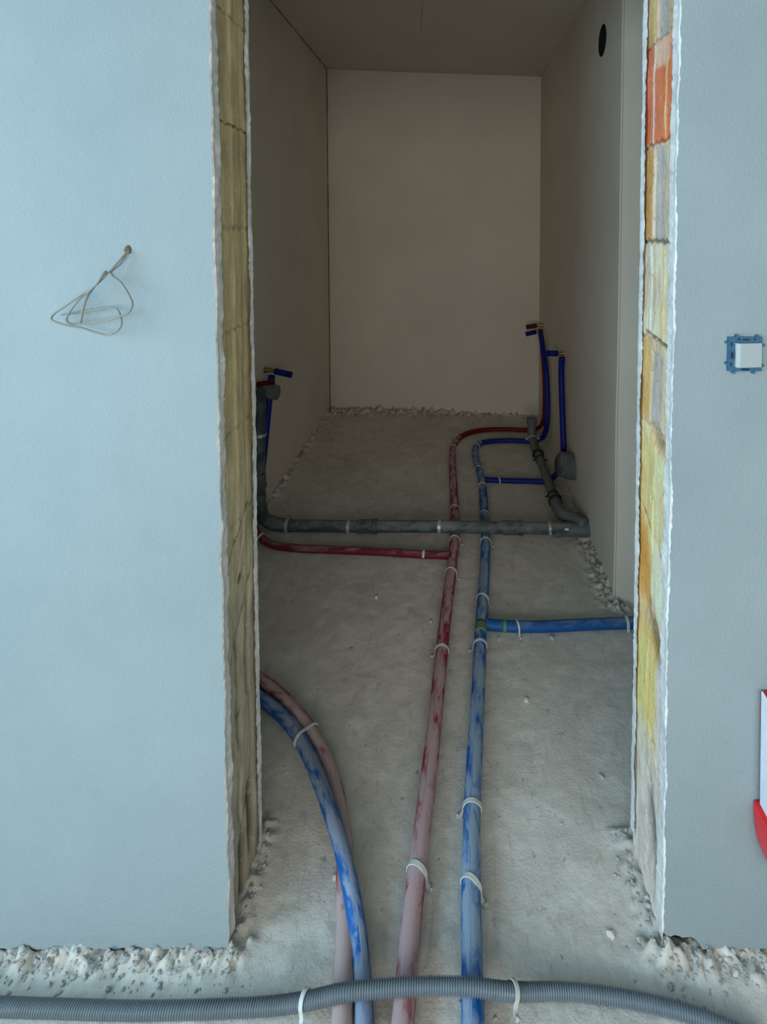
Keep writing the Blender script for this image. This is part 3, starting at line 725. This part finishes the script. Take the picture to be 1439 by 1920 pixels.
# ------------------------------------------------------------------ clips
G1 = 'white plastic pipe clips'
def clip(path, u, v, r, label, group=G1, tilt=0.0, width=.007, foot=1, mat='clip', legs=.018, name='pipe_clip', wallclip=None):
    i = near(path, u, v); i = min(max(i, 1), len(path) - 2); c = path[i]; tdir = (path[i + 1] - path[i - 1]).normalized()
    up = Vector((0, 0, 1)) if wallclip is None else Vector(wallclip)
    up = (up - tdir * up.dot(tdir)).normalized(); sd_ = tdir.cross(up).normalized()
    if tilt: sd_ = (sd_ + tdir * tilt).normalized()
    R = r + .0012; pts_ = []; nr = []
    a0, a1 = -100, 100
    for a_ in np.linspace(a0, a1, 19):
        d_ = up * math.cos(math.radians(a_)) + sd_ * math.sin(math.radians(a_)) * foot; pts_.append(c + d_ * R); nr.append(d_)
    # nailed tail on one side
    e1 = pts_[-1]; drop = c - up * (r + .001)
    h_ = (e1 - drop).dot(up)
    pts_ += [e1 - up * h_ * .6 + sd_ * foot * .002, e1 - up * h_ * .92 + sd_ * foot * .006, e1 - up * h_ * .95 + sd_ * foot * .016]
    nr += [sd_ * foot, (up + sd_ * foot), up]
    base_ = Vector((c.x, c.y, 0)) if wallclip is None else c
    rt = thing(name, label, 'clip', base_, group)
    g_ = strip(pts_, lambda k: nr[k], width, .0022)
    o_ = mesh_obj('hook', g_[0], g_[1], M[mat], rt, smooth=False)
    np_ = pts_[-1] + up * .001 - sd_ * foot * .002
    tubeobj('nail', sweep([np_ - up * .004, np_ + up * .003], .0028, 10), M['clip'], o_)
    return rt
R_, B_ = PATHS['red'], PATHS['blue']
L = 'white hook clip on the long red pipe, '
clip(R_, 785, 1632, .0205, L + 'nearest the doorway', tilt=-.35, width=.010, foot=1)
clip(R_, 828, 1222, .0205, L + 'level with the tape on the blue pipe', width=.009, foot=-1)
clip(R_, 847, 1074, .0205, L + 'just in front of the red side branch', width=.008, tilt=-.25)
clip(R_, 853, 1012, .0205, L + 'just in front of the grey cross drain', width=.008)
clip(R_, 853, 955, .0205, L + 'just behind the grey cross drain', width=.008, foot=-1)
clip(R_, 851, 840, .018, L + 'at its rear bend', width=.007)
L = 'white hook clip on the long blue pipe, '
clip(B_, 890, 1662, .0205, L + 'nearest the doorway', tilt=-.5, width=.010)
clip(B_, 880, 1520, .0205, L + 'dust-covered, second from the doorway', width=.010, foot=-1)
clip(B_, 901, 1212, .0205, L + 'just in front of the front branch', width=.009, foot=-1)
clip(B_, 911, 1122, .0205, L + 'just behind the front branch', width=.009, tilt=-.3)
clip(B_, 912, 1016, .0205, L + 'just in front of the grey cross drain', width=.008)
clip(B_, 911, 966, .0205, L + 'just behind the grey cross drain', width=.008, tilt=-.2)
clip(B_, 904, 912, .020, L + 'just in front of the rear branch', width=.008, foot=-1)
clip(B_, 897, 880, .020, L + 'just behind the rear branch', width=.007, tilt=-.3)
clip(B_, 896, 838, .0175, L + 'at its rear bend', width=.007)
clip(p1, 967, 1174, .0185, 'white plastic hook clip on the front blue branch near the tape', width=.006, tilt=.3)
clip(p1, 1177, 1168, .0185, 'white plastic hook clip on the front blue branch by the right jamb', width=.010)
clip(p2, 936, 901, .0145, 'white plastic hook clip on the rear blue branch', width=.006, tilt=.4)
clip(bp, 797, 1040, .0165, 'white plastic hook clip on the red side branch', width=.009)
clip(bp, 488, 1008, .0165, 'white plastic hook clip at the left bend of the red side branch', width=.009)
clip(PATHS['conduit'], 573, 1880, CRD, 'white plastic hook clip over the corrugated conduit, left of the pipes', width=.008, tilt=-.25, foot=1)
clip(PATHS['conduit'], 962, 1861, CRD, 'white plastic hook clip over the corrugated conduit, right of the pipes', width=.008, tilt=.12, foot=1)
# tie across the pair by the left jamb
i = near(PATHS['bluel'], 560, 1388); j = near(PATHS['redl'], 597, 1362)
cb, cr_ = PATHS['bluel'][i], PATHS['redl'][j]; sdv = (cr_ - cb); sdv.z = 0; sdv.normalize(); pts_ = []; nr = []
for a_ in np.linspace(-100, 0, 9):
    d_ = Vector((0, 0, 1)) * math.cos(math.radians(a_)) + sdv * math.sin(math.radians(a_)); pts_.append(cb + d_ * .0195); nr.append(d_)
for a_ in np.linspace(0, 100, 9):
    d_ = Vector((0, 0, 1)) * math.cos(math.radians(a_)) + sdv * math.sin(math.radians(a_)); pts_.append(cr_ + d_ * .0200); nr.append(d_)
pts_ += [pts_[-1] + Vector((0, 0, -.010)) + sdv * .002, pts_[-1] + Vector((0, 0, -.014)) + sdv * .012]; nr += [sdv, Vector((0, 0, 1))]
rt = thing('pipe_clip', 'dusty white strap tied across the red and blue pipes curving from the left jamb', 'clip', (cb + cr_) / 2 - Vector((0, 0, .02)), G1)
g_ = strip(pts_, lambda k: nr[k], .007, .0025); mesh_obj('hook', g_[0], g_[1], M['clip'], rt)
# galvanised straps on the drains
G2 = 'metal drain straps'
def ringclamp(path, u, v, r, label, mat='galv', ears=True, width=.014, up=Vector((0, 0, 1)), tails=False):
    i_ = near(path, u, v); i_ = min(max(i_, 1), len(path) - 2); c = path[i_]; td = (path[i_ + 1] - path[i_ - 1]).normalized()
    u_ = (up - td * up.dot(td)).normalized(); s_ = td.cross(u_).normalized()
    rt_ = thing('pipe_clamp', label, 'clamp', Vector((c.x, c.y, 0)) if up.z > .5 else c, G2)
    P_ = [c + (u_ * math.cos(a_) + s_ * math.sin(a_)) * (r + .001) for a_ in np.linspace(0, 2 * math.pi, 33)]
    NN = [(u_ * math.cos(a_) + s_ * math.sin(a_)) for a_ in np.linspace(0, 2 * math.pi, 33)]
    g_ = strip(P_, lambda k: NN[k], width, .0025); mesh_obj('band', g_[0], g_[1], M[mat], rt_)
    if ears:
        for sg in (-1, 1):
            b0_ = c + s_ * sg * (r + .002); gg = Geo()
            vv_, ff_ = [], []
            for zz in (-.004, .004):
                for a2 in (0, .016):
                    for b2 in (-width / 2, width / 2): vv_.append(b0_ + s_ * sg * a2 + td * b2 + u_ * zz)
            ff_ = [(0, 1, 3, 2), (4, 6, 7, 5), (0, 4, 5, 1), (2, 3, 7, 6), (0, 2, 6, 4), (1, 5, 7, 3)]
            mesh_obj('ear', vv_, ff_, M[mat], rt_)
            q_ = b0_ + s_ * sg * .010; tubeobj('screw', sweep([q_ - u_ * .012, q_ + u_ * .010], .003, 10), M['galv'], rt_)
    return rt_
D_ = PATHS['drain']
ringclamp(D_, 538, 985, DR, 'metal strap on the cross drain, leftmost beside the elbow', ears=False)
ringclamp(D_, 653, 986, DR, 'metal strap on the cross drain, second from the left elbow', ears=False)
ringclamp(D_, 826, 988, DR, 'metal strap on the cross drain just left of the long red pipe', ears=False)
ringclamp(D_, 1030, 991, DR, 'shiny metal strap on the cross drain beside the junction', ears=True, width=.012)
ringclamp(vert, 487, 815, DR, 'shiny metal strap round the vertical drain on the left wall', ears=False, up=Vector((1, 0, 0)))
ringclamp(mid, 1012, 862, DR * .95, 'dark clamp with side screws on the slanting drain, upper one', mat='seal', ears=True, width=.010)
ringclamp(mid, 1038, 930, DR * .95, 'dark clamp with side screws on the slanting drain, lower one', mat='seal', ears=True, width=.010)
i_ = len(upb) - 1
ringclamp(upb, 1001, 822, DR * 1.05, 'metal clamp at the upright end of the slanting drain', ears=True, width=.012)

# ------------------------------------------------------------------ cable on the left wall
def Z6(x, y): return 60 + x / 6.0, 430 + y / 6.0
rt = thing('electrical_cable', 'loosely looped grey-white electrical cable hanging from a hole in the left wall', 'cable', onY(240, 470, Y0))
def cab(name, pts):
    P_ = [onY(*Z6(x, y), Y0 - d) for x, y, d in pts]
    tubeobj(name, sweep(resample(spline(P_, 8), .004), .0019, 10), M['cable'], rt)
cab('cable_strand', [(1085, 232, -.02), (1075, 245, .004), (960, 380, .02), (850, 500, .03), (690, 650, .035), (540, 745, .035), (380, 860, .03), (240, 960, .03), (215, 1010, .034), (300, 1055, .036), (420, 1085, .036), (560, 1110, .032), (700, 1155, .03), (850, 1188, .03), (950, 1150, .034), (1005, 1070, .036), (990, 960, .03), (945, 895, .022), (880, 885, .02), (720, 905, .018), (560, 930, .018), (330, 962, .016)])
cab('cable_strand', [(1090, 240, -.02), (1090, 250, .004), (985, 400, .014), (890, 485, .02), (1000, 600, .026), (1100, 760, .03), (1130, 850, .034), (1080, 940, .036), (960, 990, .036), (750, 1040, .03), (560, 1062, .028), (420, 1055, .026), (388, 1020, .024), (430, 920, .028), (520, 800, .03), (650, 690, .036), (740, 600, .038), (800, 500, .038), (835, 475, .034), (770, 560, .030), (690, 660, .028), (620, 770, .024), (575, 900, .02), (550, 1050, .016)])
hp = onY(240, 468, Y0)
vs = []; fs = []
bmh = []
N_ = 18
ringo = [hp + Vector((math.cos(a) * .0065 * (1 + .5 * (vnoise(k * 1.7, 2) - .5)), -.0008, math.sin(a) * .008 * (1 + .6 * (vnoise(k * 1.3, 7) - .5)))) for k, a in enumerate(np.linspace(0, 2 * math.pi, N_, endpoint=False))]
ringi = [hp + (p - hp) * .55 + Vector((0, -.0025, 0)) for p in ringo]; ringm = [hp + (p - hp) * 1.0 + Vector((0, .0012, 0)) for p in ringo]
vs = ringm + ringo + ringi; fs = []
for r_ in range(2):
    for k in range(N_): fs.append((r_ * N_ + k, r_ * N_ + (k + 1) % N_, (r_ + 1) * N_ + (k + 1) % N_, (r_ + 1) * N_ + k))
fs.append(tuple(2 * N_ + k for k in range(N_)))
o = mesh_obj('crumbled_hole', vs, fs, flat('crumbled_brown_hole', (.12, .09, .06), .95, 0, .8), rt)

# ------------------------------------------------------------------ light switch
cx = onY(1394.5, 661, Y0); rt = thing('light_switch', 'white rocker light switch in a bare blue mounting frame on the right wall', 'switch', cx)
ppm = 1 / (onY(1395, 661, Y0).x - onY(1394, 661, Y0).x)
def sx_(u): return onY(u, 661, Y0).x
def sz_(v): return onY(1394, v, Y0).z
g = Geo()
x0, x1, z0, z1 = sx_(1363.5), sx_(1426.5), sz_(694.5), sz_(631)
ix0, ix1, iz0, iz1 = sx_(1375), sx_(1424), sz_(688), sz_(640)
for b in ((x0, ix0, z0, z1), (ix1, x1, z0, z1), (ix0, ix1, z0, iz0), (ix0, ix1, iz1, z1)):
    g.add(box_geo(b[0], b[1], Y0 - .006, Y0 + .002, b[2], b[3]))
mesh_obj('mounting_frame', g.v, g.f, M['sw_blue'], rt)
box('inner_well', (ix0, ix1, Y0 - .004, Y0 + .002, iz0, iz1), M['sw_dark'], rt)
for (u, v) in ((1379, 629), (1417, 630), (1374, 696), (1411, 696)):
    box('claw', (sx_(u) - .002, sx_(u) + .0025, Y0 - .008, Y0, sz_(v) - .003, sz_(v) + .003), M['sw_blue'], rt, .0005)
for (u, v) in ((1362, 641), (1362, 680), (1428, 646), (1427, 684)):
    box('claw', (sx_(u) - .003, sx_(u) + .003, Y0 - .008, Y0, sz_(v) - .0022, sz_(v) + .0022), M['sw_blue'], rt, .0005)
for (u, v, a, b) in ((1369, 644, 1.0, 4), (1369, 682, 1.0, 3.5), (1396, 635.5, 6, 1.4), (1396, 691, 7, 1.6), (1412, 635, 2, 1.2), (1383, 635, 2.5, 1.2)):
    box('slot', (sx_(u - a), sx_(u + a), Y0 - .0068, Y0 - .004, sz_(v + b), sz_(v - b)), M['sw_dark'], rt)
c0 = Vector((sx_(1369.3), Y0 - .006, sz_(664)))
def oval(c, a, b, y0, y1, n=24):
    v = [Vector((c.x + a * math.cos(q), y, c.z + b * math.sin(q))) for y in (y0, y1) for q in np.linspace(0, 2 * math.pi, n, endpoint=False)]
    f = [tuple(range(n)), tuple(range(n, 2 * n))[::-1]] + [(i, (i + 1) % n, (i + 1) % n + n, i + n) for i in range(n)]
    return v, f
v, f = oval(c0, .0046, .0095, Y0 - .0085, Y0 - .004); mesh_obj('screw_eye', v, f, M['sw_blue'], rt, smooth=False)
v, f = oval(c0, .0024, .0070, Y0 - .0092, Y0 - .006); mesh_obj('screw_hole', v, f, M['sw_dark'], rt)
rx0, rx1, rz0, rz1 = sx_(1375.5), sx_(1424.5), sz_(687.5), sz_(640.5)
# rocker: tilted plate whose left flank shows
dY = .014
v = [(rx0, Y0 - .002, rz0), (rx1, Y0 - .002, rz0), (rx1, Y0 - .002, rz1), (rx0, Y0 - .002, rz1),
     (rx0, Y0 - dY * .75, rz0 + .001), (rx0 + .006, Y0 - dY, rz0 + .001), (rx1, Y0 - dY * .7, rz0 + .001), (rx1, Y0 - dY * .7, rz1 - .001), (rx0 + .006, Y0 - dY, rz1 - .001), (rx0, Y0 - dY * .75, rz1 - .001)]
f = [(0, 3, 2, 1), (0, 4, 9, 3), (4, 5, 8, 9), (5, 6, 7, 8), (1, 2, 7, 6), (0, 1, 6, 5, 4), (3, 9, 8, 7, 2)]
o = mesh_obj('rocker', v, f, M['sw_white'], rt); m = o.modifiers.new('bevel', 'BEVEL'); m.width = .0012; m.segments = 3; o['label'] = 'white rocker plate'

# ------------------------------------------------------------------ red object at the right edge of the frame
yq = Y0 - .024
ro = thing('spirit_level', 'bright red tool with a white edge hanging against the wall at the right frame edge', 'tool', onY(1470, 1636, yq))
def zx(u, v): p_ = onY(u, v, yq); return p_.x, p_.z
def slab(name, px, ya_, yb_3, mat, bv):
    q = [zx(*p_) for p_ in px]; n_ = len(q)
    v_ = [(a_, ya_, b_) for a_, b_ in q] + [(a_, yb_3, b_) for a_, b_ in q]
    f_ = [tuple(range(n_)), tuple(range(n_, 2 * n_))[::-1]] + [(k, k + n_, (k + 1) % n_ + n_, (k + 1) % n_) for k in range(n_)]
    o_ = mesh_obj(name, v_, f_, mat, ro); m_ = o_.modifiers.new('bevel', 'BEVEL'); m_.width = bv; m_.segments = 3; m_.limit_method = 'ANGLE'
slab('red_body', [(1438.5, 1312), (1437, 1530), (1505, 1530), (1507, 1312)], yq - .02, Y0 - .002, M['redobj'], .003)
slab('white_edge', [(1436.5, 1308), (1433.5, 1524), (1437.5, 1524), (1439.5, 1308)], yq - .015, yq + .015, M['white_e'], .001)
slab('end_bumper', [(1425, 1522), (1424.5, 1545), (1427, 1573), (1432, 1597), (1440, 1617), (1453, 1631), (1471, 1637), (1490, 1631), (1503, 1617), (1511, 1597), (1516, 1573), (1518, 1545), (1518, 1522)], yq - .026, Y0 - .001, M['redobj'], .004)

# ------------------------------------------------------------------ crumbs and chips
def chunk(c, s, g, rng):
    bm_ = bmesh.new(); bmesh.ops.create_icosphere(bm_, subdivisions=1, radius=1)
    sx = s * rng.uniform(.7, 1.5); sy = s * rng.uniform(.6, 1.2); sz = s * rng.uniform(.4, .9); rot = rng.uniform(0, 6.28)
    V_ = []
    for v_ in bm_.verts:
        k_ = rng.uniform(.7, 1.15); p_ = Vector((v_.co.x * sx * k_, v_.co.y * sy * k_, v_.co.z * sz * k_))
        V_.append(Vector((c[0] + p_.x * math.cos(rot) - p_.y * math.sin(rot), c[1] + p_.x * math.sin(rot) + p_.y * math.cos(rot), c[2] + sz * .4 + p_.z)))
    F_ = [tuple(q.index for q in f_.verts) for f_ in bm_.faces]; bm_.free(); g.add((V_, F_))
rng = random.Random(5)
def crumbs(label, gen, n, smin, smax):
    g = Geo()
    for _ in range(n):
        x, y = gen(); s = smin + (smax - smin) * rng.random() ** 2.5
        chunk((x, y, floorz(x, y)), s, g, rng)
    o = mesh_obj('plaster_crumbs', g.v, g.f, M['mortar' if 'mortar' in label else 'rubble']); tag(o, label, 'debris', kind='stuff')
crumbs('crumbled plaster along the foot of the wall left of the doorway', lambda: (rng.uniform(-1.2, XL + .02), Y0 - abs(rng.gauss(0, .022)) - .002), 620, .0015, .0065)
crumbs('crumbled plaster along the foot of the wall right of the doorway', lambda: (rng.uniform(XR - .02, .95), Y0 - abs(rng.gauss(0, .03)) - .002), 360, .0015, .0055)
crumbs('crumbled mortar along the foot of the small room back wall', lambda: (rng.uniform(BL.x, BR.x), YB - abs(rng.gauss(0, .03)) - .045), 260, .003, .011)
crumbs('crumbled mortar along the foot of the small room left wall', lambda: (XLW + abs(rng.gauss(0, .015)), rng.uniform(2.6, YB)), 130, .003, .012)
def gr():
    y = rng.uniform(1.95, 2.65); return (RB.x - abs(rng.gauss(0, .03)), y)
crumbs('crumbled mortar at the foot of the small room right wall', gr, 150, .002, .008)
crumbs('fine grit scattered over the screed floor', lambda: (rng.uniform(-.9, .95), Y0 - .1 + rng.random() ** 1.5 * 2.2), 420, .0010, .0035)
crumbs('crumbs at the foot of the right jamb', lambda: (XR - abs(rng.gauss(0, .02)), rng.uniform(Y0, Y1 + .03)), 50, .002, .007)
crumbs('crumbs at the foot of the left jamb', lambda: (XL + abs(rng.gauss(0, .012)), rng.uniform(Y0, Y1 + .05)), 60, .002, .006)
for (u, v, s, lab) in ((988, 1313, .009, 'white plaster chip on the floor right of the long blue pipe'), (808, 1166, .007, 'small white plaster chip on the floor left of the long red pipe'),
                       (706, 1122, .008, 'pale plaster chip on the floor below the red side branch'), (629, 1645, .007, 'pale plaster flake on the floor beside the left red pipe'),
                       (1128, 1455, .006, 'small pebble on the floor by the right jamb'), (1145, 1748, .008, 'white plaster chip on the floor in front of the right jamb'),
                       (1207, 1770, .011, 'dark plaster lump at the front foot of the right jamb'), (1382, 1826, .012, 'pale plaster lump at the foot of the wall under the switch'),
                       (1035, 1197, .009, 'pale mortar crumb just in front of the front blue branch'), (936, 1199, .008, 'mortar crumb beside the taped tee of the blue pipe')):
    p_ = onZ(u, v, 0); g = Geo(); chunk((p_.x, p_.y, floorz(p_.x, p_.y)), s, g, rng)
    o = mesh_obj('plaster_chip', g.v, g.f, M['rubble'] if ('dark' in lab or 'pebble' in lab or 'mortar' in lab) else M['chip']); tag(o, lab, 'debris', 'plaster chips')

for o in bpy.data.objects:
    if '_o' in o: del o['_o']
